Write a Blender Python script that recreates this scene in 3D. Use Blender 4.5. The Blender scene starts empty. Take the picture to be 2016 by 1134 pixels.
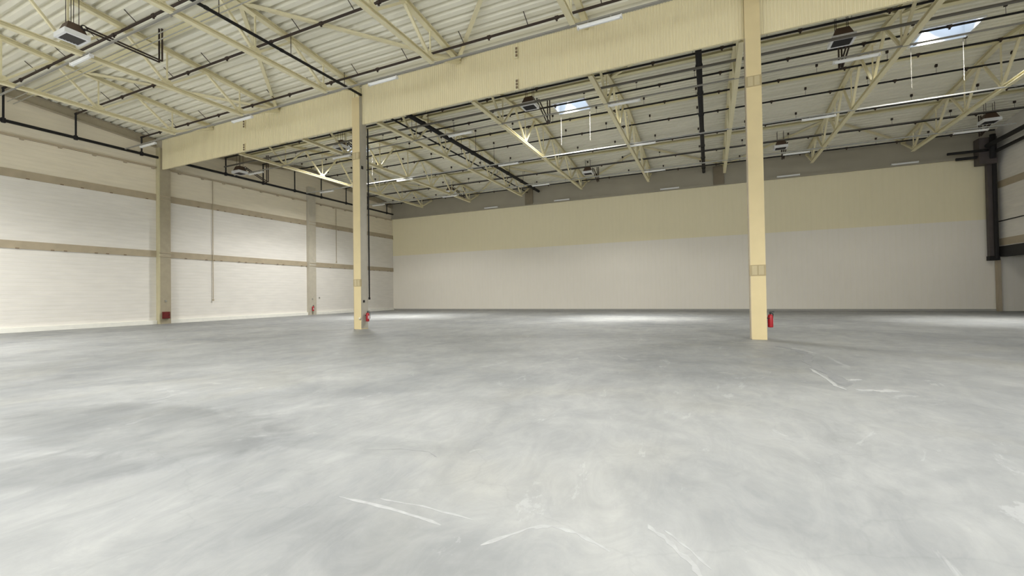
import bpy, math, random
from mathutils import Vector, Matrix
random.seed(7)
SC = bpy.context.scene
COL = SC.collection
PI = math.pi

# ------------------------------------------------------------------ camera
W, H = 2016.0, 1134.0
F_PX, YAW, PITCH, ROLL = 857.9, 0.4245, 0.0138, -0.0149
CAM = Vector((34.22, -17.0, 1.68))
fw = Vector((-math.sin(YAW) * math.cos(PITCH), math.cos(YAW) * math.cos(PITCH), math.sin(PITCH)))
r0 = Vector((math.cos(YAW), math.sin(YAW), 0))
u0 = r0.cross(fw)
rt = r0 * math.cos(ROLL) + u0 * math.sin(ROLL)
up = -r0 * math.sin(ROLL) + u0 * math.cos(ROLL)
cam = bpy.data.cameras.new('camera')
cam.sensor_width = 36.0
cam.lens = F_PX / W * 36.0
cam.clip_end = 300
camo = bpy.data.objects.new('camera', cam)
COL.objects.link(camo)
m = Matrix((rt, up, -fw)).transposed().to_4x4()
m.translation = CAM
camo.matrix_world = m
SC.camera = camo

# ------------------------------------------------------------------ world, light, exposure
world = bpy.data.worlds.new('sky')
SC.world = world
world.use_nodes = True
wn = world.node_tree
bg = wn.nodes['Background']
bg.inputs[0].default_value = (0.62, 0.78, 1.0, 1)
bg.inputs[1].default_value = 0.9

SC.view_settings.view_transform = 'Standard'
SC.view_settings.look = 'None'
SC.view_settings.exposure = 0.1
SC.view_settings.gamma = 1.0
SC.view_settings.use_curve_mapping = False

# ------------------------------------------------------------------ main dimensions (metres)
S = 17.874            # column spacing along the row
BAY = 24.4            # depth of one roof bay
XR = 52.5             # right wall
YF = 24.43            # far wall
YB = -24.4            # wall behind the camera
ZGB, ZGT = 10.52, 12.54
SKY = [(8.9, 9.3), (26.6, 9.3), (44.3, 9.3)]                      # skylights beyond the girder
SKYN = [(8.9, -15.1), (26.6, -15.1), (44.3, -15.1)]               # the same, one bay nearer
SKX, SKYW = 2.0, 1.6

def zdeck(y):
    a = abs(((y + BAY / 2) % BAY) - BAY / 2)
    return 12.56 + 0.1 * a

DAY_NEAR, DAY_FAR = (2600.0, 1750.0, 3100.0), (1550.0, 1550.0, 650.0)
FILL_L = 2.9
BEAM_NEAR, BEAM_FAR = 60.0, 520.0
def area(name, loc, tgt, sx, sy, power, col, spread):
    l = bpy.data.lights.new(name, 'AREA')
    l.shape = 'RECTANGLE'; l.size = sx; l.size_y = sy
    l.energy = power; l.color = col; l.spread = math.radians(spread)
    o = bpy.data.objects.new(name, l)
    COL.objects.link(o)
    o.location = loc
    o.rotation_euler = (Vector(tgt) - Vector(loc)).to_track_quat('-Z', 'Y').to_euler()
    return o
for i, (x, y) in enumerate(SKY + SKYN):
    z = zdeck(y) - 0.2
    p = (DAY_FAR + DAY_NEAR)[i]
    area('skylight_daylight', (x, y, z), (x, y, 0), SKX * .9, SKYW * .85, p, (1.0, 0.99, 0.965), 134)
    area('skylight_sunbeam', (x, y, z + .7), (x + 3.3, y + 3.2, 0), SKX * .9, SKYW * .85, BEAM_FAR if y > 0 else BEAM_NEAR, (1.0, 0.98, 0.93), 50)

FILLX = [4.5 + 7.25 * k for k in range(7)]                         # unseen glazed band added behind the viewpoint to lift the near bay
FILLW, FILLZ0, FILLZ1 = 5.6, 4.2, 8.6
for x in FILLX:
    area('window_fill_light', (x, YB + .06, (FILLZ0 + FILLZ1) / 2), (x, 0, (FILLZ0 + FILLZ1) / 2), FILLW, FILLZ1 - FILLZ0, FILL_L * PI * FILLW * (FILLZ1 - FILLZ0), (1.0, 0.98, 0.94), 180)  # fill lamps of the added band, brightening girder, columns and walls

# ------------------------------------------------------------------ materials
def new_mat(name):
    mt = bpy.data.materials.new(name)
    mt.use_nodes = True
    return mt, mt.node_tree, mt.node_tree.nodes['Principled BSDF']
def mat(name, col, rough=0.6, metal=0.0, var=0.06, scale=3.0, bump=0.0, bscale=40.0, stretch=(1, 1, 1), emit=None):
    mt, nt, bs = new_mat(name)
    bs.inputs['Roughness'].default_value = rough
    bs.inputs['Metallic'].default_value = metal
    tc = nt.nodes.new('ShaderNodeTexCoord')
    mp = nt.nodes.new('ShaderNodeMapping')
    mp.inputs['Scale'].default_value = stretch
    nt.links.new(tc.outputs['Object'], mp.inputs['Vector'])
    nz = nt.nodes.new('ShaderNodeTexNoise')
    nz.inputs['Scale'].default_value = scale
    nz.inputs['Detail'].default_value = 5
    nt.links.new(mp.outputs[0], nz.inputs['Vector'])
    rp = nt.nodes.new('ShaderNodeValToRGB')
    rp.color_ramp.elements[0].position = .3
    rp.color_ramp.elements[1].position = .7
    rp.color_ramp.elements[0].color = tuple(c * (1 - var) for c in col) + (1,)
    rp.color_ramp.elements[1].color = tuple(min(1, c * (1 + var)) for c in col) + (1,)
    nt.links.new(nz.outputs['Fac'], rp.inputs[0])
    nt.links.new(rp.outputs[0], bs.inputs['Base Color'])
    if bump:
        n2 = nt.nodes.new('ShaderNodeTexNoise')
        n2.inputs['Scale'].default_value = bscale
        n2.inputs['Detail'].default_value = 4
        nt.links.new(mp.outputs[0], n2.inputs['Vector'])
        bp = nt.nodes.new('ShaderNodeBump')
        bp.inputs['Strength'].default_value = bump
        bp.inputs['Distance'].default_value = .02
        nt.links.new(n2.outputs['Fac'], bp.inputs['Height'])
        nt.links.new(bp.outputs[0], bs.inputs['Normal'])
    if emit:
        bs.inputs['Emission Color'].default_value = emit[0] + (1,)
        bs.inputs['Emission Strength'].default_value = emit[1]
    return mt
def striped(name, col, axis, pitch, depth, rough=.6, var=.05, vscale=.6, dark=.9):
    # fine regular relief (rolled lines of a sandwich panel) plus faint soiling
    mt, nt, bs = new_mat(name)
    bs.inputs['Roughness'].default_value = rough
    tc = nt.nodes.new('ShaderNodeTexCoord')
    sx = nt.nodes.new('ShaderNodeSeparateXYZ')
    nt.links.new(tc.outputs['Object'], sx.inputs[0])
    mu = nt.nodes.new('ShaderNodeMath'); mu.operation = 'MULTIPLY'; mu.inputs[1].default_value = 2 * PI / pitch
    nt.links.new(sx.outputs['XYZ'.index(axis)], mu.inputs[0])
    sn = nt.nodes.new('ShaderNodeMath'); sn.operation = 'SINE'
    nt.links.new(mu.outputs[0], sn.inputs[0])
    pw = nt.nodes.new('ShaderNodeMapRange')
    pw.inputs[1].default_value = .75; pw.inputs[2].default_value = 1.0
    nt.links.new(sn.outputs[0], pw.inputs[0])
    mp = nt.nodes.new('ShaderNodeMapping')
    mp.inputs['Scale'].default_value = (.35, .35, 2.2) if axis == 'Z' else (1.5, 1.5, .3)
    nt.links.new(tc.outputs['Object'], mp.inputs['Vector'])
    nz = nt.nodes.new('ShaderNodeTexNoise')
    nz.inputs['Scale'].default_value = vscale * 4; nz.inputs['Detail'].default_value = 6
    nt.links.new(mp.outputs[0], nz.inputs['Vector'])
    rp = nt.nodes.new('ShaderNodeValToRGB')
    rp.color_ramp.elements[0].position = .3; rp.color_ramp.elements[1].position = .7
    rp.color_ramp.elements[0].color = tuple(c * (1 - var) for c in col) + (1,)
    rp.color_ramp.elements[1].color = tuple(min(1, c * (1 + var)) for c in col) + (1,)
    nt.links.new(nz.outputs['Fac'], rp.inputs[0])
    mx = nt.nodes.new('ShaderNodeMix'); mx.data_type = 'RGBA'; mx.blend_type = 'MULTIPLY'
    mx.inputs['B'].default_value = (dark, dark, dark * .98, 1)
    nt.links.new(pw.outputs[0], mx.inputs['Factor'])
    nt.links.new(rp.outputs[0], mx.inputs['A'])
    nt.links.new(mx.outputs['Result'], bs.inputs['Base Color'])
    bp = nt.nodes.new('ShaderNodeBump'); bp.inputs['Strength'].default_value = .5; bp.inputs['Distance'].default_value = depth
    bp.invert = True
    nt.links.new(pw.outputs[0], bp.inputs['Height'])
    nt.links.new(bp.outputs[0], bs.inputs['Normal'])
    return mt

M = {}
M['deck'] = mat('deck_sheet', (0.88, 0.855, 0.725), .55, var=.03, scale=.5)
M['steel'] = mat('cream_steel', (0.80, 0.735, 0.49), .5, var=.04, scale=1.2)
M['strut'] = mat('pale_yellow_steel', (0.78, 0.72, 0.46), .5, var=.03)
M['clad'] = mat('cream_cladding', (0.82, 0.735, 0.48), .5, var=.03, scale=.4)
M['column'] = mat('ochre_cream_column', (0.70, 0.58, 0.325), .5, var=.04, scale=1.5)
M['colband'] = mat('column_band', (0.42, 0.34, 0.19), .6, var=.06)
M['colplate'] = mat('column_plate', (0.53, 0.45, 0.27), .6, var=.06)
M['wallcol'] = mat('taupe_steel', (0.40, 0.35, 0.25), .55, var=.06)
M['rail'] = mat('taupe_wall_rail', (0.45, 0.38, 0.27), .6, var=.08, scale=2)
M['clip'] = mat('rust_clip', (0.20, 0.14, 0.08), .7)
M['wall'] = striped('white_wall_panel', (0.82, 0.79, 0.735), 'Z', .22, .004, var=.04, dark=.975)
M['wallup'] = striped('cream_top_panel', (0.82, 0.75, 0.60), 'Z', .22, .004, var=.04, dark=.975)
M['farwall'] = striped('pale_wall_panel', (0.91, 0.86, 0.76), 'X', .35, .002, var=.012, dark=.99)
M['farwallup'] = striped('cream_wall_panel', (0.91, 0.83, 0.585), 'X', .35, .002, var=.012, dark=.99)
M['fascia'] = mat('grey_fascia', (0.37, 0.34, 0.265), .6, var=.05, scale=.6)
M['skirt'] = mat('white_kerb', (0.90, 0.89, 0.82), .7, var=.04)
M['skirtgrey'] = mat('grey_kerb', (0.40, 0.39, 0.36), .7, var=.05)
M['pipe'] = mat('brown_black_pipe', (0.04, 0.026, 0.018), .75, var=.15)
M['pipeblack'] = mat('black_pipe', (0.012, 0.011, 0.011), .8, var=.15)
M['pipegrey'] = mat('grey_conduit', (0.36, 0.35, 0.30), .5, var=.05)
M['trunklit'] = mat('lit_trunking', (0.42, 0.42, 0.39), .5, var=.05)
M['tube'] = mat('dark_grey_tube', (0.15, 0.14, 0.12), .6, var=.05)
M['pilaster'] = mat('brown_pilaster', (0.22, 0.18, 0.12), .6, var=.05)
M['conduit'] = mat('grey_trunking', (0.29, 0.28, 0.245), .5, metal=0, var=.05)
M['lamp'] = mat('white_lamp_body', (0.82, 0.82, 0.80), .4, var=.02)
M['lampglass'] = mat('opal_diffuser', (0.86, 0.87, 0.86), .3, var=.02)
M['heatbrown'] = mat('brown_heater_hood', (0.085, 0.05, 0.032), .5, var=.1)
M['heatwhite'] = mat('white_heater_frame', (0.85, 0.86, 0.87), .4, var=.02)
M['heatdark'] = mat('dark_grille', (0.02, 0.018, 0.018), .5, var=.1)
M['colside_shade'] = mat('shaded_column_side', (0.46, 0.43, 0.36), .6, var=.05)
M['wallcol2'] = mat('pale_taupe_steel', (0.52, 0.48, 0.39), .55, var=.05)
M['wallcol_lit'] = mat('lit_taupe_edge', (0.55, 0.50, 0.32), .55, var=.05)
M['darkduct'] = mat('dark_duct', (0.085, 0.07, 0.065), .6, var=.1)
M['white'] = mat('white_paint', (0.86, 0.87, 0.87), .5, var=.02)
M['pane'] = mat('skylight_pane', (0.3, 0.4, 0.55), .2, var=.02, emit=((0.60, 0.76, 1.0), 1.35))
M['red'] = mat('red_enamel', (0.42, 0.012, 0.02), .3, var=.05)
M['reddark'] = mat('dark_red_box', (0.14, 0.012, 0.012), .5, var=.1)
M['black'] = mat('black_rubber', (0.015, 0.015, 0.015), .5, var=.1)
M['label'] = mat('pale_sticker', (0.75, 0.55, 0.55), .5, var=.05)
M['brass'] = mat('pale_brass', (0.72, 0.66, 0.5), .35, metal=.3, var=.05)
M['dark'] = mat('dark_opening', (0.03, 0.028, 0.026), .8, var=.1)
M['greypanel'] = mat('grey_dock_panel', (0.42, 0.42, 0.41), .6, var=.05)
M['scuff'] = mat('pale_scuff', (0.285, 0.29, 0.289), .6, var=.14, scale=9)
M['sealdark'] = mat('crack_filler_dark', (0.185, 0.19, 0.192), .7, var=.12, scale=6)
M['seallight'] = mat('crack_filler_light', (0.31, 0.315, 0.312), .7, var=.06, scale=6)

# concrete floor: large soft cloudiness, trowel marks, scuffs, a few damp-looking stains with dimness painted in
def floor_mat():
    mt, nt, bs = new_mat('power_floated_concrete')
    N = nt.nodes; L = nt.links
    tc = N.new('ShaderNodeTexCoord')
    def noise(scale, detail, dist, sc=(1, 1, 1), rough=.55, rot=0):
        mp = N.new('ShaderNodeMapping'); mp.inputs['Scale'].default_value = sc; mp.inputs['Rotation'].default_value = (0, 0, rot)
        L.new(tc.outputs['Object'], mp.inputs['Vector'])
        n = N.new('ShaderNodeTexNoise'); n.inputs['Scale'].default_value = scale; n.inputs['Detail'].default_value = detail
        n.inputs['Distortion'].default_value = dist; n.inputs['Roughness'].default_value = rough
        L.new(mp.outputs[0], n.inputs['Vector'])
        return n.outputs['Fac']
    def ramp(f, p0, p1, c0, c1):
        r = N.new('ShaderNodeValToRGB')
        r.color_ramp.elements[0].position = p0; r.color_ramp.elements[1].position = p1
        r.color_ramp.elements[0].color = c0 + (1,); r.color_ramp.elements[1].color = c1 + (1,)
        L.new(f, r.inputs[0]); return r.outputs[0]
    def mix(f, a, b, mode='MIX'):
        x = N.new('ShaderNodeMix'); x.data_type = 'RGBA'; x.blend_type = mode
        if isinstance(f, (int, float)): x.inputs['Factor'].default_value = f
        else: L.new(f, x.inputs['Factor'])
        L.new(a, x.inputs['A']); L.new(b, x.inputs['B']); return x.outputs['Result']
    base = ramp(noise(.22, 6, .6), .32, .68, (0.192, 0.198, 0.203), (0.280, 0.284, 0.283))
    cloud = ramp(noise(.75, 8, 1.4, (1, .6, 1), .64, .4), .36, .66, (0.86, 0.868, 0.872), (1.06, 1.06, 1.045))
    c = mix(1.0, base, cloud, 'MULTIPLY')
    marks = ramp(noise(2.2, 9, 2.5, (1, .45, 1), .7, .5), .40, .62, (0.92, 0.925, 0.925), (1.04, 1.04, 1.03))
    c = mix(1.0, c, marks, 'MULTIPLY')
    # pale scuffs with crisp edges
    scuff = ramp(noise(.7, 10, 3.0, (1, .5, 1), .68, .9), .62, .655, (0, 0, 0), (1, 1, 1))
    lightc = N.new('ShaderNodeRGB'); lightc.outputs[0].default_value = (0.335, 0.342, 0.342, 1)
    f2 = N.new('ShaderNodeMath'); f2.operation = 'MULTIPLY'; f2.inputs[1].default_value = .45
    L.new(scuff, f2.inputs[0])
    c = mix(f2.outputs[0], c, lightc.outputs[0])
    # warm traces
    warm = ramp(noise(.35, 4, .8, (1, 1, 1), .5, 2.1), .55, .75, (1, 1, 1), (1.02, 1.0, .95))
    c = mix(1.0, c, warm, 'MULTIPLY')
    # fine wandering hairlines
    mp = N.new('ShaderNodeMapping'); L.new(tc.outputs['Object'], mp.inputs['Vector'])
    nd = N.new('ShaderNodeTexNoise'); nd.inputs['Scale'].default_value = 1.3; nd.inputs['Detail'].default_value = 6
    L.new(mp.outputs[0], nd.inputs['Vector'])
    av = N.new('ShaderNodeMix'); av.data_type = 'RGBA'; av.blend_type = 'ADD'; av.inputs['Factor'].default_value = .9
    L.new(mp.outputs[0], av.inputs['A']); L.new(nd.outputs['Color'], av.inputs['B'])
    vo = N.new('ShaderNodeTexVoronoi'); vo.feature = 'DISTANCE_TO_EDGE'; vo.inputs['Scale'].default_value = .33
    L.new(av.outputs['Result'], vo.inputs['Vector'])
    crack = ramp(vo.outputs['Distance'], .0, .006, (0.93, 0.935, 0.935), (1, 1, 1))
    c = mix(1.0, c, crack, 'MULTIPLY')
    # damp stains with the dimmer light there painted in, left of the camera
    def stain_dim(cx, cy, rx, ry, rot, amt, c_in, soft=.35):
        mp = N.new('ShaderNodeMapping'); mp.vector_type = 'TEXTURE'
        mp.inputs['Location'].default_value = (cx, cy, 0); mp.inputs['Scale'].default_value = (rx, ry, 1); mp.inputs['Rotation'].default_value = (0, 0, rot)
        L.new(tc.outputs['Object'], mp.inputs['Vector'])
        ln = N.new('ShaderNodeVectorMath'); ln.operation = 'LENGTH'; L.new(mp.outputs[0], ln.inputs[0])
        nn = noise(1.1, 8, 1.5, (1, 1, 1), .65)
        ad = N.new('ShaderNodeMath'); ad.operation = 'MULTIPLY_ADD'; ad.inputs[1].default_value = .9
        L.new(nn, ad.inputs[0]); L.new(ln.outputs['Value'], ad.inputs[2])
        hf = N.new('ShaderNodeMath'); hf.operation = 'MULTIPLY'; hf.inputs[1].default_value = .5
        L.new(ad.outputs[0], hf.inputs[0])
        k = ramp(hf.outputs[0], (1.25 - soft) / 2, (1.25 + soft) / 2, (amt, amt * 1.005, amt * 1.01), (1, 1, 1))
        return mix(1.0, c_in, k, 'MULTIPLY')
    c = stain_dim(27.2, -13.75, 3.0, 1.15, .12, .78, c, .12)
    c = stain_dim(25.6, -13.4, 3.2, 1.0, .2, .86, c, .3)
    c = stain_dim(28.0, -15.1, 1.5, .6, .5, .80, c, .15)
    c = stain_dim(30.5, -13.2, 1.6, .35, .2, .92, c, .08)
    L.new(c, bs.inputs['Base Color'])
    bs.inputs['Roughness'].default_value = .5
    bs.inputs['Specular IOR Level'].default_value = .35
    rr = ramp(noise(1.5, 6, .5), .3, .7, (.42, .42, .42), (.62, .62, .62))
    L.new(rr, bs.inputs['Roughness'])
    bp = N.new('ShaderNodeBump'); bp.inputs['Strength'].default_value = .12; bp.inputs['Distance'].default_value = .01
    L.new(noise(6, 8, .5), bp.inputs['Height']); L.new(bp.outputs[0], bs.inputs['Normal'])
    return mt
M['floor'] = floor_mat()

# ------------------------------------------------------------------ mesh helpers
class MB:
    def __init__(s): s.v = []; s.f = []; s.smooth = False
    def add(s, vs, fs):
        o = len(s.v); s.v += [tuple(v) for v in vs]; s.f += [tuple(i + o for i in f) for f in fs]; return s
    def box(s, x0, x1, y0, y1, z0, z1):
        return s.add([(x0, y0, z0), (x1, y0, z0), (x1, y1, z0), (x0, y1, z0), (x0, y0, z1), (x1, y0, z1), (x1, y1, z1), (x0, y1, z1)],
                     [(0, 3, 2, 1), (4, 5, 6, 7), (0, 1, 5, 4), (1, 2, 6, 5), (2, 3, 7, 6), (3, 0, 4, 7)])
    def extr(s, prof, p, q, upv=(0, 0, 1)):
        # sweep a closed profile (side, up) from p to q
        p, q = Vector(p), Vector(q); d = (q - p).normalized(); u = Vector(upv)
        r = d.cross(u)
        if r.length < 1e-4: r = d.cross(Vector((0, 1, 0)))
        r.normalize(); u = r.cross(d)
        n = len(prof)
        vs = [p + r * a + u * b for a, b in prof] + [q + r * a + u * b for a, b in prof]
        fs = [(i, (i + 1) % n, n + (i + 1) % n, n + i) for i in range(n)] + [tuple(range(n))[::-1], tuple(range(n, 2 * n))]
        return s.add(vs, fs)
    def bar(s, p, q, w, h, upv=(0, 0, 1)):
        return s.extr([(-w / 2, -h / 2), (w / 2, -h / 2), (w / 2, h / 2), (-w / 2, h / 2)], p, q, upv)
    def hsec(s, p, q, w, h, t, upv=(0, 0, 1)):
        a, b = w / 2, h / 2
        pr = [(-a, -b), (a, -b), (a, -b + t), (t / 2, -b + t), (t / 2, b - t), (a, b - t), (a, b), (-a, b), (-a, b - t), (-t / 2, b - t), (-t / 2, -b + t), (-a, -b + t)]
        return s.extr(pr, p, q, upv)
    def tube(s, p, q, r, n=8):
        return s.extr([(r * math.cos(2 * PI * i / n), r * math.sin(2 * PI * i / n)) for i in range(n)], p, q)
    def lathe(s, prof, c=(0, 0, 0), n=16):
        vs, fs = [], []
        for r, z in prof:
            for i in range(n):
                a = 2 * PI * i / n; vs.append((c[0] + r * math.cos(a), c[1] + r * math.sin(a), c[2] + z))
        for k in range(len(prof) - 1):
            for i in range(n):
                j = (i + 1) % n; fs.append((k * n + i, k * n + j, (k + 1) * n + j, (k + 1) * n + i))
        fs.append(tuple(range(n))[::-1]); fs.append(tuple(range((len(prof) - 1) * n, len(prof) * n)))
        return s.add(vs, fs)
    def path(s, pts, r, n=6):
        for a, b in zip(pts[:-1], pts[1:]): s.tube(a, b, r, n)
        return s
    def mesh(s, name, mt, smooth=False):
        me = bpy.data.meshes.new(name); me.from_pydata(s.v, [], s.f); me.update()
        if mt is not None: me.materials.append(mt if not isinstance(mt, str) else M[mt])
        if smooth:
            me.polygons.foreach_set('use_smooth', [True] * len(me.polygons))
        return me
    def build(s, name, mt, parent=None, smooth=False):
        return put(name, s.mesh(name, mt, smooth), parent)
def put(name, me, parent=None, loc=(0, 0, 0), rz=0.0):
    o = bpy.data.objects.new(name, me); COL.objects.link(o)
    if parent is not None: o.parent = parent
    o.location = loc; o.rotation_euler = (0, 0, rz)
    return o
def thing(name, label, cat, loc=(0, 0, 0), group=None, rz=0.0):
    o = bpy.data.objects.new(name, None); COL.objects.link(o)
    o.empty_display_size = .2
    o.location = loc; o.rotation_euler = (0, 0, rz)
    return tag(o, label, cat, group)
def tag(o, label, cat, group=None):
    o['label'] = label; o['category'] = cat
    if group: o['group'] = group
    return o
def struct(o, label=None):
    o['kind'] = 'structure'
    if label: o['label'] = label
    return o
ORD = ['first', 'second', 'third', 'fourth', 'fifth', 'sixth', 'seventh', 'eighth', 'ninth']

# ------------------------------------------------------------------ floor
fl = MB().add([(-.3, YB - .3, 0), (58, YB - .3, 0), (58, YF + .3, 0), (-.3, YF + .3, 0), (-.3, YB - .3, -.2), (58, YB - .3, -.2), (58, YF + .3, -.2), (-.3, YF + .3, -.2)],
              [(0, 1, 2, 3), (7, 6, 5, 4), (4, 5, 1, 0), (5, 6, 2, 1), (6, 7, 3, 2), (7, 4, 0, 3)]).build('floor', 'floor')
struct(fl, 'grey power-floated concrete floor with pale scuffs, stains and painted-in dimness')
def ribbon(pts, w0, z, wob=.3):
    b = MB(); L = []
    P = []
    for (x0, y0), (x1, y1) in zip(pts[:-1], pts[1:]):
        for k in range(5): P.append((x0 + (x1 - x0) * k / 5, y0 + (y1 - y0) * k / 5))
    P.append(pts[-1])
    for i, (x, y) in enumerate(P):
        a = P[max(0, i - 1)]; c = P[min(len(P) - 1, i + 1)]
        d = Vector((c[0] - a[0], c[1] - a[1])); d.normalize(); n = Vector((-d.y, d.x))
        w = w0 * (1 + random.uniform(-wob, wob)) * (.25 if i in (0, len(P) - 1) else 1)
        j = random.uniform(-.25, .25) * w0
        L.append(((x + n.x * (w / 2 + j), y + n.y * (w / 2 + j)), (x - n.x * (w / 2 - j), y - n.y * (w / 2 - j))))
    vs = []
    for l, r in L: vs += [(l[0], l[1], z), (r[0], r[1], z), (l[0], l[1], 0), (r[0], r[1], 0)]
    fs = []
    for i in range(len(L) - 1):
        a, c = 4 * i, 4 * i + 4
        fs += [(a + 1, c + 1, c, a), (a, c, c + 2, a + 2), (a + 3, c + 3, c + 1, a + 1)]
    return b.add(vs, fs)
ribbon([(36.05, -1.9), (36.3, -2.35), (36.5, -2.95), (36.5, -3.9), (36.28, -4.9), (36.32, -6.0), (36.4, -7.0), (36.33, -7.75)], .20, .003).build('crack_filler', 'sealdark', fl)
ribbon([(36.35, -2.2), (36.62, -2.8), (36.72, -3.3)], .09, .004).build('crack_filler', 'seallight', fl)
ribbon([(36.14, -5.9), (36.2, -7.0), (36.2, -7.8), (36.28, -8.1)], .06, .004).build('crack_filler', 'seallight', fl)
ribbon([(36.4, -8.0), (36.7, -8.0), (37.0, -7.9)], .16, .005).build('crack_filler', 'seallight', fl)
ribbon([(36.5, -7.15), (36.62, -7.05), (36.75, -7.0)], .10, .005).build('crack_filler', 'seallight', fl)

for pts, w_ in (([(32.8, -14.42), (33.0, -14.1), (33.15, -14.0), (33.35, -14.03), (33.6, -14.15)], .03), ([(33.78, -13.72), (33.95, -13.9), (34.1, -14.1), (34.2, -14.3)], .035),
                ([(33.9, -13.75), (34.05, -13.9), (34.2, -14.1)], .02), ([(31.35, -14.25), (31.9, -14.25), (32.4, -14.3)], .03), ([(31.7, -14.15), (32.1, -14.12), (32.6, -14.15)], .02)):
    ribbon(pts, w_, .001, .6).build('scuff_mark', 'scuff', fl)
ribbon([(30.75, -13.32), (31.1, -13.14), (31.45, -13.1), (31.62, -13.2)], .012, .001, .6).build('hairline_crack', 'sealdark', fl)

# ------------------------------------------------------------------ walls
def wall_slab(name, x0, x1, y0, y1, z0, z1, mt, label):
    return struct(MB().box(x0, x1, y0, y1, z0, z1).build(name, mt), label)
# left wall: gable outline follows the roof
def gable(name, xa, xb, mt, label, z0=0.0, extra=.35):
    ys = [YB, YB / 2, 0, BAY / 2, YF]
    vs = []; n = len(ys)
    for x in (xa, xb):
        for y in ys: vs.append((x, y, z0))
        for y in ys: vs.append((x, y, zdeck(y) + extra))
    b = MB(); fs = []
    for o, fl_ in ((0, False), (2 * n, True)):
        for i in range(n - 1):
            q = (o + i, o + i + 1, o + n + i + 1, o + n + i); fs.append(q[::-1] if fl_ else q)
    for i in range(n - 1):
        fs.append((n + i, n + i + 1, 3 * n + i + 1, 3 * n + i)); fs.append((i, 2 * n + i, 2 * n + i + 1, i + 1))
    fs.append((0, n, 3 * n, 2 * n)); fs.append((n - 1, 3 * n - 1, 4 * n - 1, 2 * n - 1))
    b.add(vs, fs)
    return struct(b.build(name, mt), label)
wall_slab('wall_left', -.3, 0, YB, YF, 0, 8.84, 'wall', 'white panelled left wall with two taupe rails')
gable('wall_left', -.3, 0, 'wallup', 'warmer cream top strip of the left wall above the upper rail', z0=8.84)
wall_slab('wall_far', -.3, 58, YF, YF + .3, 0, 6.4, 'farwall', 'pale lower half of the long far wall')
wall_slab('wall_far', -.3, 58, YF, YF + .3, 6.4, 14, 'farwallup', 'warmer cream upper half of the long far wall below a grey fascia')
bk = MB().box(-.3, 58, YB - .3, YB, 0, FILLZ0).box(-.3, 58, YB - .3, YB, FILLZ1, 14)
xs_ = [-.3] + [v for x in FILLX for v in (x - FILLW / 2, x + FILLW / 2)] + [58]
for a_, c_ in zip(xs_[::2], xs_[1::2]): bk.box(a_, c_, YB - .3, YB, FILLZ0, FILLZ1)
struct(bk.build('wall_back', 'wall'), 'white panelled wall behind the viewpoint')
for k, x in enumerate(FILLX):
    a_, c_ = x - FILLW / 2, x + FILLW / 2
    f_ = MB().box(a_, c_, YB - .2, YB - .02, FILLZ0, FILLZ0 + .08).box(a_, c_, YB - .2, YB - .02, FILLZ1 - .08, FILLZ1)
    for m_ in range(5): f_.box(a_ + (FILLW - .08) * m_ / 4, a_ + (FILLW - .08) * m_ / 4 + .08, YB - .2, YB - .02, FILLZ0 + .08, FILLZ1 - .08)
    w_ = struct(f_.build('window_fill_%d' % (k + 1), 'white'), 'added fill-light glazing in the unseen wall behind the viewpoint')
    for m_ in range(4):
        xa_ = a_ + .08 + (FILLW - .08) * m_ / 4
        MB().box(xa_, xa_ + (FILLW - .08) / 4 - .08, YB - .13, YB - .11, FILLZ0 + .08, FILLZ1 - .08).build('pane', 'pane', w_)
# right wall with a dock opening at its far end
gable('wall_right', XR, XR + .3, 'wall', 'white panelled right wall above the dock opening', z0=4.45)
wall_slab('wall_right', XR, XR + .3, YB, 15.0, 0, 4.45, 'wall', 'lower part of the right wall beside the dock opening')
wall_slab('wall_dock', 57.5, 57.8, YB, YF, 0, 5.2, 'greypanel', 'grey back wall of the dock recess')
wall_slab('wall_dock', XR + .3, 57.5, 14.7, 15.0, 0, 5.2, 'greypanel', 'grey side wall of the dock recess')
struct(MB().box(XR + .3, 57.5, 15.0, YF, 4.5, 4.8).build('ceiling_dock', 'dark'), 'dark ceiling of the dock recess')
struct(MB().box(XR - .02, XR + .45, 15.0, YF - .02, 3.75, 4.45).build('trim_1', 'dark'), 'dark lintel over the dock opening')
struct(MB().box(54.6, 55.0, YF - .5, YF - .02, 0, 3.75).box(54.6, 57.4, YF - .35, YF - .1, .0, .25).build('trim_2', 'dark'), 'dark door post inside the dock recess')
# skirting
struct(MB().box(0, .14, YB, 0.0, 0, .26).box(0, .14, .75, 12.2, 0, .26).box(0, .14, 12.95, YF, 0, .26).build('baseboard_left', 'skirt'), 'white kerb along the foot of the left wall')
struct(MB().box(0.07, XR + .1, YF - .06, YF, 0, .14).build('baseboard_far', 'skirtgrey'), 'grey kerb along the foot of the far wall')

# left and right wall rails
def wall_rail(x0, x1, z0, z1, label, side):
    t = thing('wall_rail', label, 'wall rail', (x0, 0, z0))
    cuts = [(YB, .05), (.72, 12.22), (12.95, YF - .01)]
    if side > 0: cuts = [(YB, YF - .4)]
    for a, b in cuts:
        o = MB().box(0, x1 - x0, a, b, 0, z1 - z0).build('rail_bar', 'rail', t)
        if side < 0:
            y = max(a, -9) + .5
            while y < b - .2:
                y += random.choice([.55, .9, 1.4, 1.9])
                if y < b - .1:
                    MB().box(x1 - x0, x1 - x0 + .03, y, y + .14, -.01, .045).build('clip', 'clip', o)
    return t
wall_rail(0, .05, 4.55, 4.98, 'lower taupe rail running along the white left wall', -1)
wall_rail(0, .05, 8.41, 8.84, 'upper taupe rail running along the white left wall', -1)
wall_rail(XR - .05, XR, 4.5, 4.98, 'lower taupe rail on the right wall above the dock opening', 1)
wall_rail(XR - .05, XR, 8.45, 8.9, 'upper taupe rail on the right wall', 1)

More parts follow.
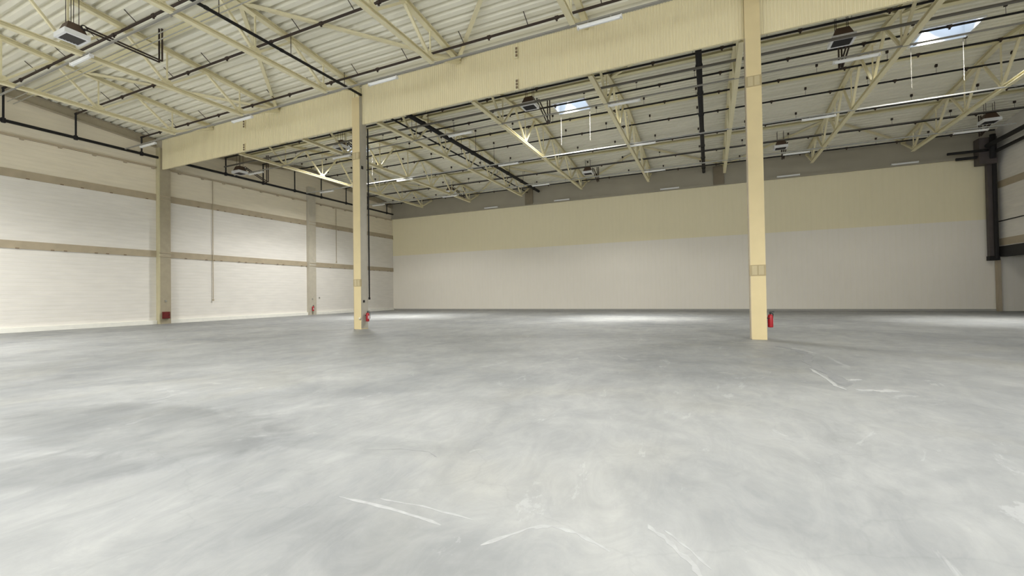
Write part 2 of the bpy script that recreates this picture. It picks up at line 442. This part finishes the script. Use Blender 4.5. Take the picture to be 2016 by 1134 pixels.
# rake beam under the deck on the left wall
for k, (ya, yb, lab) in enumerate([(YB, 0.0, 'dark taupe roof edge beam on the left wall in front of the girder'), (.6, YF - .02, 'dark taupe roof edge beam on the left wall beyond the girder')]):
    mid = -BAY / 2 if k == 0 else BAY / 2
    b = MB()
    for a, c in ((ya, mid), (mid, yb)):
        b.hsec((.14, a, zdeck(a) - .30), (.14, c, zdeck(c) - .30), .26, .5, .03)
    tag(b.build('roof_edge_beam', 'wallcol'), lab, 'beam')

# far fascia with ledge
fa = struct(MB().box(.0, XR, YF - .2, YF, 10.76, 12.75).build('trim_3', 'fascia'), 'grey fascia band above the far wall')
MB().box(.0, XR, YF - .30, YF - .2, 10.72, 10.9).build('ledge', 'fascia', fa)
for x in (S - .2, 2 * S - .6):
    MB().box(x - .42, x + .42, YF - .36, YF - .2, 10.76, 12.3).build('pilaster', 'pilaster', fa)

# ------------------------------------------------------------------ roof deck (corrugated), with skylight holes
def deck(name, ya, yb, holes, label):
    b = MB(); pitch = .40; dep = .17
    pr = [(0, 0), (.19, 0), (.235, dep), (.355, dep)]     # (along slope, up): lower flange, web, upper flange, web
    y = ya; pts = []
    while y < yb - 1e-6:
        for a, h in pr:
            yy = y + a
            if yy < yb: pts.append((yy, zdeck(min(max(yy, ya + 1e-4), yb - 1e-4)) + h))
        y += pitch
    pts.append((yb, zdeck(yb - 1e-4 if yb else -1e-4)))
    for (y0, z0), (y1, z1) in zip(pts[:-1], pts[1:]):
        ym = (y0 + y1) / 2
        xs = [(-.2, XR + .2)]
        for hx, hy in holes:
            if abs(ym - hy) < SKYW / 2:
                n = []
                for a, c in xs:
                    if a < hx < c: n += [(a, hx - SKX / 2), (hx + SKX / 2, c)]
                    else: n.append((a, c))
                xs = n
        for a, c in xs:
            b.add([(a, y0, z0), (c, y0, z0), (c, y1, z1), (a, y1, z1)], [(0, 1, 2, 3)])
    return struct(b.build(name, 'deck'), label)
deck('ceiling', 0.0, YF, SKY, 'corrugated roof deck beyond the clad girder')
deck('ceiling', YB, 0.0, SKYN, 'pale corrugated roof deck in front of the clad girder')

# ------------------------------------------------------------------ skylights
SKLAB = ['skylight half hidden behind the nearer-left column', 'small square skylight between the two free-standing columns', 'large bright skylight right of the thick right-hand column']
for i, (x, y) in enumerate(SKY + SKYN):
    lab = SKLAB[i] if i < 3 else ['left', 'middle', 'right'][i - 3] + ' skylight of the bay above the viewpoint'
    zc = zdeck(y)
    t = thing('skylight', lab, 'skylight', (x, y, zc), 'roof skylights')
    a, c = SKX / 2, SKYW / 2; w = .06
    cb = MB().box(-a - w, -a, -c - w, c + w, -.16, .55).box(a, a + w, -c - w, c + w, -.16, .55).box(-a, a, -c - w, -c, -.16, .55).box(-a, a, c, c + w, -.16, .55)
    cb.build('curb', 'white', t)
    fr = MB().box(-a - .1, a + .1, -c - .1, -c + .03, .55, .62).box(-a - .1, a + .1, c - .03, c + .1, .55, .62).box(-a - .1, -a + .03, -c, c, .55, .62).box(a - .03, a + .1, -c, c, .55, .62).box(-.03, .03, -c, c, .55, .60)
    fr.build('frame', 'white', t)
    for sx in (-1, 1):
        MB().add([(sx * a * .0 if sx > 0 else -a, -c, .57), (a if sx > 0 else 0, -c, .57), (a if sx > 0 else 0, c, .57), (0 if sx > 0 else -a, c, .57),
                  (0 if sx > 0 else -a, -c, .59), (a if sx > 0 else 0, -c, .59), (a if sx > 0 else 0, c, .59), (0 if sx > 0 else -a, c, .59)],
                 [(0, 3, 2, 1), (4, 5, 6, 7), (0, 1, 5, 4), (1, 2, 6, 5), (2, 3, 7, 6), (3, 0, 4, 7)]).build('pane', 'pane', t)
    ch = MB().path([(-.3, .2, .57), (-.1, .1, .3), (.1, 0, .2)], .015).build('opener_chain', 'pipe', t)
    if i < 3:
        for k, (dx, dy) in enumerate([(-a + .05, c + .03), (a - .05, c + .03)]):
            MB().tube((dx, dy, -.16), (dx, dy, 11.32 - zc), .009, 5).build('cord', 'tube', t)

# ------------------------------------------------------------------ columns
def column(x, label, side_ext):
    t = thing('steel_column', label, 'column', (x, 0, 0), 'free-standing columns')
    w = .239; d = .49
    MB().box(-w, w, 0, d, 0, 11.9).build('shaft', 'column', t)
    MB().box(w - .01, w + .004, .012, d + .004, .04, 11.9).build('side_shade', 'colside_shade', t)  # shade of the right face put into a greyer colour on a thin plate
    MB().box(-w - .004, -w + .02, -.003, d * .9, .0, 10.4).build('edge_plate', 'rail', t)
    MB().box(-.16, .16, .05, .4, 11.9, 12.45).box(-.10, -.06, -.02, .06, 11.9, 12.4).build('bearing_bracket', 'steel', t)
    for z0 in (2.18, 8.68):
        o = MB().box(-w - .006, w + .006, -.014, .05, z0, z0 + .37).build('band', 'colband', t)
        MB().box(-.17, -.02, -.022, -.01, z0 + .03, z0 + .34).build('plate', 'colplate', o)
        MB().box(.03, .18, -.022, -.01, z0 + .03, z0 + .34).build('plate', 'colplate', o)
    MB().box(-w - .003, w + .003, -.003, d + .003, 0, .02).build('base_plate', 'column', t)
    return t
c1 = column(S, 'slim cream free-standing column with red extinguisher on its shaded side', 1)
c2 = column(2 * S, 'thick cream free-standing column in the right half of the hall', 1)
o = MB().box(S + .24, S + .26, .14, .26, 1.36, 1.48).build('notice_plate', 'black', c1)
o = MB().box(S + .24, S + .26, .1, .24, 8.2, 8.36).build('notice_plate', 'black', c1)
for o in c1.children:
    if o.name.startswith('notice_plate'): o.location = (-S, 0, 0)
kn = MB().lathe([(.02, 0), (.07, .01), (.075, .05), (.05, .08), (.01, .09)], n=12)
kn2 = MB().add([(v[0], -v[2], v[1]) for v in kn.v], kn.f)
k = kn2.build('round_socket', 'brass', c1, True); k.location = (.19, 0, .55)

for i, (y0, y1, lab) in enumerate([(.05, .72, 'taupe wall column where the clad girder meets the left wall'), (12.22, 12.95, 'taupe wall column halfway between the girder and the far wall')]):
    t = thing('wall_column', lab, 'column', (0, y0, 0), 'wall columns')
    L = y1 - y0; zt = zdeck(y0) - .5
    MB().box(0, .36, 0.03, L, 0, min(zt, 12.0)).build('shaft', 'wallcol' if i == 0 else 'wallcol2', t)
    MB().box(0, .365, -.03, .03, 0, min(zt, 12.0)).build('edge_strip', 'wallcol_lit' if i == 0 else 'wallcol2', t)  # nearer column: light on its end face painted as a yellower strip
    for z in (4.72, 8.6):
        MB().box(.36, .39, 0, L, z - .15, z - .10).box(.36, .39, 0, L, z + .10, z + .15).build('clamp', 'rail', t)

# ------------------------------------------------------------------ clad girder
def clad_panel(x0, x1):
    b = MB(); pitch = .11; yf = .20; x = x0; pr = []
    while x < x1 - .01:
        pr += [(x, yf), (min(x + .055, x1), yf), (min(x + .07, x1), yf + .018), (min(x + .095, x1), yf + .018)]
        x += pitch
    pr.append((x1, yf))
    n = len(pr)
    vs = [(a, c, ZGB) for a, c in pr] + [(a, c, ZGT) for a, c in pr]
    b.add(vs, [(i, i + 1, n + i + 1, n + i) for i in range(n - 1)])
    b.box(x0, x1, .225, .30, ZGB + .001, ZGT - .001)
    return b
spans = [(.40, S - .25), (S + .25, 2 * S - .25), (2 * S + .25, XR - .01)]
glab = ['clad cream girder between the left wall and the first column', 'clad cream girder between the two free-standing columns', 'clad cream girder right of the thick column']
for i, (a, c) in enumerate(spans):
    t = thing('clad_girder', glab[i], 'girder', ((a + c) / 2, .3, ZGB), 'clad girder spans')
    mid = S * (i + .5)
    for (p, q) in ((a, mid), (mid, c)):
        o = clad_panel(p, q).build('cladding_panel', 'clad', t); o.location = (-(a + c) / 2, -.3, -ZGB)
    for p, q in ((a, c),):
        o = MB().box(p, q, .18, .32, ZGT, ZGT + .035).build('top_flange', 'pipegrey', t); o.location = (-(a + c) / 2, -.3, -ZGB)
    for z0, z1 in ((11.86, 12.36), (ZGB - .05, 10.95)):
        pl = MB().box(mid - .09, mid + .09, .14, .20, z0, z1).build('splice_plate', 'steel', t); pl.location = (-(a + c) / 2, -.3, -ZGB)
        for k in range(3):
            z = z0 + .1 + k * (z1 - z0 - .2) / 2
            MB().box(mid + .00, mid + .08, .10, .14, z - .045, z + .045).build('bolt', 'clip', pl)

# ------------------------------------------------------------------ roof trusses
ZB_T = 11.36
bot_nodes = [2.1 + (22.3 - 2.1) * k / 6 for k in range(7)]
top_nodes = [.35] + [(bot_nodes[k] + bot_nodes[k + 1]) / 2 for k in range(6)] + [24.05]
def ztop(y): return 12.45 + .1 * min(y, BAY - y)
def truss_meshes(y0, y1):
    R = []
    tn = [y0] + top_nodes[1:-1] + [y1]
    mid = BAY / 2
    for a, c in ((y0, mid), (mid, y1)):
        R.append(('top_chord', MB().hsec((0, a, ztop(a)), (0, c, ztop(c)), .22, .2, .03).mesh('top_chord', 'steel')))
    R.append(('bottom_chord', MB().hsec((0, bot_nodes[0] - .15, ZB_T), (0, bot_nodes[-1] + .15, ZB_T), .2, .17, .03).mesh('bottom_chord', 'steel')))
    for k, b in enumerate(bot_nodes):
        for t in (tn[k], tn[k + 1]):
            w = .14 if t in (y0, y1) else .11
            R.append(('diagonal', MB().bar((0, t, ztop(t) - .08), (0, b, ZB_T + .06), w, w * .8).mesh('diagonal', 'steel')))
        R.append(('post', MB().bar((0, b, ZB_T + .08), (0, b, ztop(b) - .09), .055, .055).mesh('post', 'steel')))
        R.append(('gusset', MB().extr([(-.28, 0), (.28, 0), (.14, .24), (-.14, .24)], (-.015, b, ZB_T + .08), (.015, b, ZB_T + .08)).mesh('gusset', 'steel')))
    return R
far_parts = truss_meshes(.46, YF - .22)
near_parts = truss_meshes(.1, BAY + .17)
TX = [6, 12, 18, 24, 30, 36, 42, 48]
# the bottom chord of each truss was measured on the photograph at these positions
for k, x in enumerate(TX):
    xx = x - .2 if x != 18 else 17.7
    for far in (True, False):
        y = 0 if far else -BAY
        if far: xf = xx - .05 * k
        else: xf = x - .05
        lab = 'cream lattice roof truss %s, %s from the left wall' % ('beyond the girder' if far else 'in front of the girder', ORD[k])
        t = thing('roof_truss', lab, 'truss', (xf, y, 0), 'roof trusses beyond the girder' if far else 'roof trusses in front of the girder')
        for n, me in (far_parts if far else near_parts): put(n, me, t)

# ------------------------------------------------------------------ roof struts and wind bracing
for far in (True, False):
    for j, yl in enumerate((6.1, 12.2, 18.3)):
        y = yl if far else yl - BAY
        lab = ['pale yellow flat roof strut nearest to the viewer', 'pale yellow flat roof strut under the ridge', 'pale yellow flat roof strut nearest to the far wall'][j] if far else \
              ['flat yellow roof strut far back over the viewpoint', 'flat yellow roof strut under the near ridge', 'wide flat yellow roof strut crossing the pale deck at upper left'][j]
        lab += ' beyond the girder' if far else ' before the girder'
        z = zdeck(y) - .07
        tag(MB().hsec((.3, y, z), (XR - .02, y, z), .34 if not far else .26, .13, .02).build('roof_strut', 'strut'), lab, 'strut', 'roof struts')
def brace(x0, y0, x1, y1, lab):
    z0 = zdeck(y0) - .1; z1 = zdeck(y1) - .16
    tag(MB().bar((x0, y0, z0), (x1, y1, z1), .15, .1).build('wind_brace', 'steel'), lab, 'brace', 'roof wind braces')
bn = ['sloping wind brace from the yellow strut to the girder, %s from the left wall' % ORD[k] for k in range(6)]
for k, (xa, xb) in enumerate([(6, 12), (18, 12), (18, 24), (30, 24), (30, 36)]):
    brace(xa - .05, -6.1, xb - .05 + (.12 if xb < xa else -.12), -.05, bn[k])
for k, (xa, xb) in enumerate([(6, 12), (18, 12), (18, 24), (30, 24), (30, 36), (42, 36), (42, 48)]):
    brace(xa - .3, 18.3, xb - .3 + (.12 if xb < xa else -.12), YF - .3, 'thin wind brace high against the grey fascia, %s from the left wall' % ORD[k])
for k, (xa, xb) in enumerate([(18, 24), (30, 24), (30, 36), (42, 36), (42, 48)]):
    brace(xa - .3, 6.1, xb - .3 + (.12 if xb < xa else -.12), .6, 'wind brace just behind the clad girder, %s from the left' % ORD[k])

# ------------------------------------------------------------------ sprinkler pipes
hang_me = {}
def sprinkler(y, k, far):
    z = zdeck(y) - (.48 if far else .3)
    where = 'beyond the girder' if far else 'before the girder'
    lab = '%s dark sprinkler pipe %s, counted from the girder' % (ORD[k], where)
    t = thing('sprinkler_pipe', lab, 'pipe', (0, y, z), 'sprinkler pipes ' + where)
    MB().tube((.4, 0, 0), (XR - .6, 0, 0), .05, 8).build('pipe_run', 'pipe' if not far else 'pipeblack', t)
    if far: me_h = MB().tube((0, 0, .05), (0, 0, .5), .008, 5).box(-.05, .05, -.05, .05, .36, .5).mesh('hanger', 'pipe')
    else: me_h = MB().tube((0, 0, .03), (-.02, -.42, .34), .018, 5).mesh('hanger', 'pipe')
    me_c = MB().tube((-.07, 0, 0), (.07, 0, 0), .072, 8).box(-.03, .03, -.03, .03, -.13, -.05).mesh('sprinkler_head', 'pipe')
    x = 1.3
    while x < XR - 1:
        put('hanger', me_h, t, (x, 0, 0)); put('sprinkler_head', me_c, t, (x + 1.2, 0, 0))
        x += 2.95
    return t
for k, y in enumerate((1.45, 4.5, 7.6, 10.65, 13.6, 16.75, 19.85, 22.95)): sprinkler(y, k, True)
for k, y in enumerate((-.98, -4.25, -7.15, -10.3, -13.4)): sprinkler(y, k, False)
# thick distribution mains running along the bays
def main_pipe(x, ya, yb, z, r, lab, mt='pipeblack'):
    t = thing('distribution_pipe', lab, 'pipe', (x, ya, z))
    MB().tube((0, 0, 0), (0, yb - ya, 0), r, 12).build('pipe_run', mt, t, True)
    y = 1.0
    while y < yb - ya - .5:
        MB().tube((0, y, 0), (0, y + .12, 0), r * 1.22, 12).build('coupling', mt, t)
        hz = zdeck(ya + y) - z
        MB().tube((0, y + .5, r), (0, y + .5, hz), .014, 5).build('hanger', 'pipe', t)
        y += 3.0
    return t
main_pipe(18.75, .6, 24.1, 12.0, .13, 'thick black distribution pipe running to the far wall behind the slim column')
main_pipe(17.55, .6, 24.0, 12.0, .05, 'thin black pipe beside the thick distribution pipe')
main_pipe(34.0, .6, 24.1, 12.0, .13, 'thick black distribution pipe left of the thick column')
main_pipe(18.15, -23.5, .12, 12.0, .06, 'thin black pipe crossing the pale deck to the slim column')
# grey service tubes along the bay
for y, z, lab, r in ((4.4, 11.8, 'thick grey service tube just behind the clad girder', .06), (18.85, 12.3, 'thin grey service tube near the grey fascia', .04)):
    tag(MB().tube((.4, y, z), (XR - .3, y, z), r, 8).build('service_tube', 'tube'), lab, 'pipe')
for dy, lab in ((0, 'upper'), (.22, 'lower')):
    tag(MB().tube((.4, -7.0 + dy, 12.32 - dy * .2), (30, -7.0 + dy, 12.32 - dy * .2), .022, 6).build('thin_conduit', 'pipegrey'), lab + ' of two thin conduits below the wide yellow strut', 'conduit')

# left wall services
t = thing('wall_sprinkler_main', 'black sprinkler main with short risers along the top of the left wall', 'pipe', (.4, 0, 11.27))
MB().tube((0, YB + .4, 0), (0, -.05, 0), .085, 10).build('pipe_run', 'pipeblack', t, True)
MB().tube((0, .8, 0), (0, YF - .4, 0), .085, 10).build('pipe_run', 'pipeblack', t, True)
for y in (-13.4, -10.3, -7.15, -4.25, -.98, 1.45, 4.5, 7.6, 10.65, 13.6, 16.75, 19.85, 22.95):
    zr = zdeck(y) - (.48 if y > 0 else .3) - 11.27
    o = MB().tube((0, y, 0), (0, y, zr), .05, 8).build('riser', 'pipeblack', t)
    MB().tube((0, y, -.12), (0, y, .12), .1, 8).build('tee', 'pipeblack', o)
    MB().tube((-.06, y, zr), (.2, y, zr), .06, 8).build('elbow', 'pipeblack', o)
for a, c, lab in ((YB + .3, 0, 'taupe cable conduit on the left wall in front of the girder'), (.75, YF - .3, 'taupe cable conduit on the left wall beyond the girder')):
    t = thing('wall_conduit', lab, 'conduit', (.08, a, 10.65))
    MB().box(-.06, .06, 0, c - a, -.05, .05).build('conduit_run', 'rail', t)
    y = .6
    while y < c - a - .2:
        MB().box(-.06, .08, y, y + .16, -.13, -.05).build('bracket', 'rail', t); y += 1.55
for y, zt, zb, lab in ((3.7, 10.6, 1.6, 'thin vertical conduit on the left wall just beyond the girder'), (15.7, 10.6, 5.2, 'thin vertical conduit on the left wall beyond the second wall column')):
    tag(MB().box(0.06, .10, y - .02, y + .02, zb, zt).box(.055, .12, y - .05, y + .05, zb - .1, zb + .02).build('drop_conduit', 'rail'), lab, 'conduit')
tag(MB().tube((S + .28, .56, 1.6), (S + .28, .56, 10.4), .035, 8).tube((S + .28, .56, 1.5), (S + .28, .56, 1.62), .05, 8).build('down_pipe', 'pipeblack'), 'thin black pipe running down the back edge of the slim column', 'pipe')

# ------------------------------------------------------------------ lamp rows
rows = [(-8.4, 'over the wide yellow strut'), (-1.9, 'just in front of the girder'), (5.1, 'just beyond the girder'), (11.85, 'midway beyond the girder'), (18.6, 'nearest to the grey fascia')]
ZL = 11.3
lampx = [3.05, 11.85, 21.3, 30.9, 40.4, 49.5]
bod = MB().extr([(-.07, 0), (-.055, -.045), (.055, -.045), (.07, 0), (.05, .035), (-.05, .035)], (-.76, 0, 0), (.76, 0, 0)).mesh('housing', 'lamp')
dif = MB().extr([(-.05, 0), (-.035, -.035), (.035, -.035), (.05, 0)], (-.72, 0, -.046), (.72, 0, -.046)).mesh('diffuser', 'lampglass')
cap = MB().box(-.02, .02, -.072, .072, -.085, .036).mesh('end_cap', 'lamp')
clipm = MB().box(-.02, .02, -.03, .03, .03, .09).mesh('mounting_clip', 'pipegrey')
def lamp(x, y, z, lab, grp, s=1.0):
    t = thing('batten_lamp', lab, 'lamp', (x, y, z), grp)
    put('housing', bod, t); put('diffuser', dif, t)
    put('end_cap', cap, t, (-.77, 0, 0)); put('end_cap', cap, t, (.77, 0, 0))
    put('mounting_clip', clipm, t, (-.4, 0, 0)); put('mounting_clip', clipm, t, (.4, 0, 0))
    return t
for ri, (y, wh) in enumerate(rows):
    t = thing('lamp_trunking', 'long pale lamp trunking %s' % wh, 'trunking', (0, y, ZL))
    hw = .03 if y < 6 else .05
    MB().box(.3, XR - 1.6, -hw, hw, -.035, .025).build('trunking_run', 'conduit' if y < 6 else 'trunklit', t)  # far rows: skylight glow put into a paler colour and a wider run
    for x in TX: MB().box(x - .25, x - .15, -.06, .06, -.05, -.035).build('strap', 'conduit', t)
    for li, x in enumerate(lampx):
        if y < 0 and x > 45: continue
        lamp(x - (.012 * x if y > 5 else 0), y, ZL - .128, 'white batten lamp %s, %s from the left wall' % (wh, ORD[li]), 'batten lamps %s' % wh)
for li, x in enumerate((13.4, 21.2, 31.2, 40.2, 47.5)):
    lamp(x, YF - .42, 10.88, 'white batten lamp at the foot of the grey fascia, %s from the left' % ORD[li], 'batten lamps on the fascia')

# ------------------------------------------------------------------ unit heaters
def heater_parts(arm, rod, ez=-.30):
    R = []
    a, c = .36, .31
    R.append(('hood', MB().add([(-a, -c, .16), (a, -c, .16), (a, c, .16), (-a, c, .16), (-a * .62, -c * .62, .52), (a * .62, -c * .62, .52), (a * .62, c * .62, .52), (-a * .62, c * .62, .52)],
              [(4, 5, 6, 7), (0, 1, 5, 4), (1, 2, 6, 5), (2, 3, 7, 6), (3, 0, 4, 7), (0, 3, 2, 1)]).mesh('hood', 'heatbrown')))
    w = .085
    R.append(('outlet_frame', MB().box(-a - .06, a + .06, -c - .06, -c - .06 + w, -.02, .16).box(-a - .06, a + .06, c + .06 - w, c + .06, -.02, .16)
              .box(-a - .06, -a - .06 + w, -c + .025, c - .025, -.02, .16).box(a + .06 - w, a + .06, -c + .025, c - .025, -.02, .16).mesh('outlet_frame', 'heatwhite')))
    R.append(('grille', MB().box(-a + .025, a - .025, -c + .025, c - .025, .02, .14).mesh('grille', 'heatdark')))
    sl = MB().bar((-a + .04, 0, 0), (a - .04, 0, 0), .09, .012, (0, .5, 1)).mesh('louvre', 'heatdark')
    for k in range(6): R.append(('louvre', sl, (0, -c + .08 + k * .092, .0)))
    for sx in (-1, 1):
        for sy in (-1, 1):
            R.append(('hanger_rod', MB().tube((sx * .2, sy * .11, .5), (sx * .2, sy * .11, rod), .012, 5).mesh('hanger_rod', 'pipe')))
    ring = [(.36, .2 + .09 * math.cos(t), .42 + .09 * math.sin(t)) for t in [2 * PI * i / 10 for i in range(11)]]
    R.append(('cable_loop', MB().path(ring, .022).mesh('cable_loop', 'heatdark')))
    R.append(('flue_pipe', MB().path([(.34, .2, .38), (.34, arm, ez), (.34, arm, rod)], .036, 8).mesh('flue_pipe', 'pipe')))
    R.append(('gas_pipe', MB().path([(.46, .2, .42), (.46, arm + .05, ez + .04), (.46, arm + .05, rod)], .036, 8).mesh('gas_pipe', 'pipe')))
    return R
HT = [((12.75, -9.0, 11.45), 'brown and white unit heater high over the near hall at upper left'),
      ((1.9, 4.6, 11.15), 'dark unit heater tucked in the corner between left wall and girder'),
      ((11.4, 5.4, 11.85), 'unit heater just left of the slim column top'),
      ((25.5, 5.0, 11.85), 'unit heater beside the square skylight, beyond the girder'),
      ((39.4, 4.9, 11.85), 'unit heater right of the thick column, under the girder'),
      ((11.0, 19.9, 11.85), 'far small unit heater left of the thick distribution pipe'),
      ((25.0, 19.5, 11.85), 'far unit heater with a bright white side near the fascia'),
      ((39.1, 19.4, 11.85), 'far unit heater right of the thick column near the fascia'),
      ((50.2, 19.6, 11.85), 'far unit heater in the dark right corner of the roof')]
for loc, lab in HT:
    t = thing('unit_heater', lab, 'heater', loc, 'unit heaters')
    for p in heater_parts(*((1.95, zdeck(loc[1]) - loc[2] + .01) if loc[1] > 0 else (2.65, zdeck(loc[1]) - loc[2] + .01, .32))): put(p[0], p[1], t, p[2] if len(p) > 2 else (0, 0, 0))

# ------------------------------------------------------------------ fire extinguishers and hydrant box
def extinguisher(loc, rz, lab):
    t = thing('fire_extinguisher', lab, 'extinguisher', loc, 'fire extinguishers', rz)
    MB().lathe([(.02, 0), (.082, .01), (.085, .03), (.085, .36), (.075, .41), (.045, .45), (.025, .455)], n=18).build('cylinder', 'red', t, True)
    MB().lathe([(.022, .45), (.022, .49), (.03, .49), (.03, .52)], n=10).build('valve', 'black', t)
    MB().box(-.012, .012, -.12, .02, .515, .53).box(-.012, .012, -.11, .02, .55, .562).build('handle', 'black', t)
    MB().path([(.0, -.03, .5), (.06, -.09, .46), (.085, -.085, .32), (.085, -.085, .15)], .013).build('hose', 'black', t)
    MB().box(-.055, .055, -.0875, -.08, .14, .3).build('sticker', 'label', t)
    MB().box(-.05, .05, .08, .13, .3, .34).box(-.09, .09, .02, .085, .31, .33).build('wall_bracket', 'black', t)
    return t
extinguisher((S + .36, .33, .38), PI / 2 + 0, 'red fire extinguisher hung on the shaded side of the slim column')
extinguisher((2 * S + .37, .28, .40), PI / 2, 'red fire extinguisher hung on the right side of the thick column')
extinguisher((.5, 12.45, .36), PI / 2, 'small red extinguisher on the farther wall column')
t = thing('hose_box', 'dark red hose box at the foot of the nearer wall column', 'hose box', (.37, .3, .36))
MB().box(0, .16, -.12, .28, 0, .46).build('case', 'reddark', t)
d_ = MB().box(.16, .18, -.10, .26, .03, .43).build('door', 'reddark', t)
MB().box(.18, .2, .2, .23, .2, .27).build('latch', 'black', d_)
for (x, y, z, lab) in ((.38, .4, 1.56, 'small dark plate on the nearer wall column'), (.38, 12.5, 1.5, 'small dark plate on the farther wall column'), (.03, 13.6, 1.6, 'small dark switch on the left wall beside the farther column')):
    tag(MB().box(x - .02, x + .02, y - .06, y + .06, z - .07, z + .07).box(x + .02, x + .03, y - .03, y + .03, z - .03, z + .03).build('switch_plate', 'pipegrey'), lab, 'switch')

# ------------------------------------------------------------------ dark services in the far right corner
t = thing('riser_pipe', 'dark riser with a cluster of black pipes in the far right corner', 'pipe', (52.1, YF - .45, 0))
MB().box(-.22, .22, -.1, .2, 3.7, 11.0).build('duct', 'darkduct', t)
MB().tube((.1, -.2, 3.6), (.1, -.2, 11.4), .12, 10).build('pipe_run', 'pipeblack', t)
MB().box(-.26, .26, -.2, .22, 3.5, 3.8).build('foot', 'pipeblack', t)
MB().box(.2, .38, 0, .3, 0, 3.6).build('post', 'rail', t)
q = (51.5 - 52.1, 22 - (YF - .45), 11)
MB().tube((.2, 1.7, .3), (.2, -14, .3), .14, 10).build('pipe_run', 'pipeblack', t, True).location = q
MB().tube((.55, 1.8, -.15), (.55, -14, -.15), .11, 10).build('pipe_run', 'pipeblack', t, True).location = q
MB().tube((-1.9, 1.3, .0), (.2, 1.3, .0), .09, 10).build('branch', 'pipeblack', t, True).location = q
MB().tube((-1.3, 1.7, -.35), (.5, 1.7, -.35), .1, 10).build('branch', 'pipeblack', t, True).location = q
MB().tube((.4, 1.2, -.6), (.4, 1.2, 1.0), .16, 10).build('valve_body', 'pipeblack', t, True).location = q
MB().box(-.2, .7, 1.4, 2.1, -.9, .9).build('valve_box', 'darkduct', t).location = q
tag(MB().tube((XR - .1, YB + 1, 6.15), (XR - .1, YF - .3, 6.15), .035, 6).build('wall_pipe', 'pipeblack'), 'thin black pipe along the right wall at mid height', 'pipe')
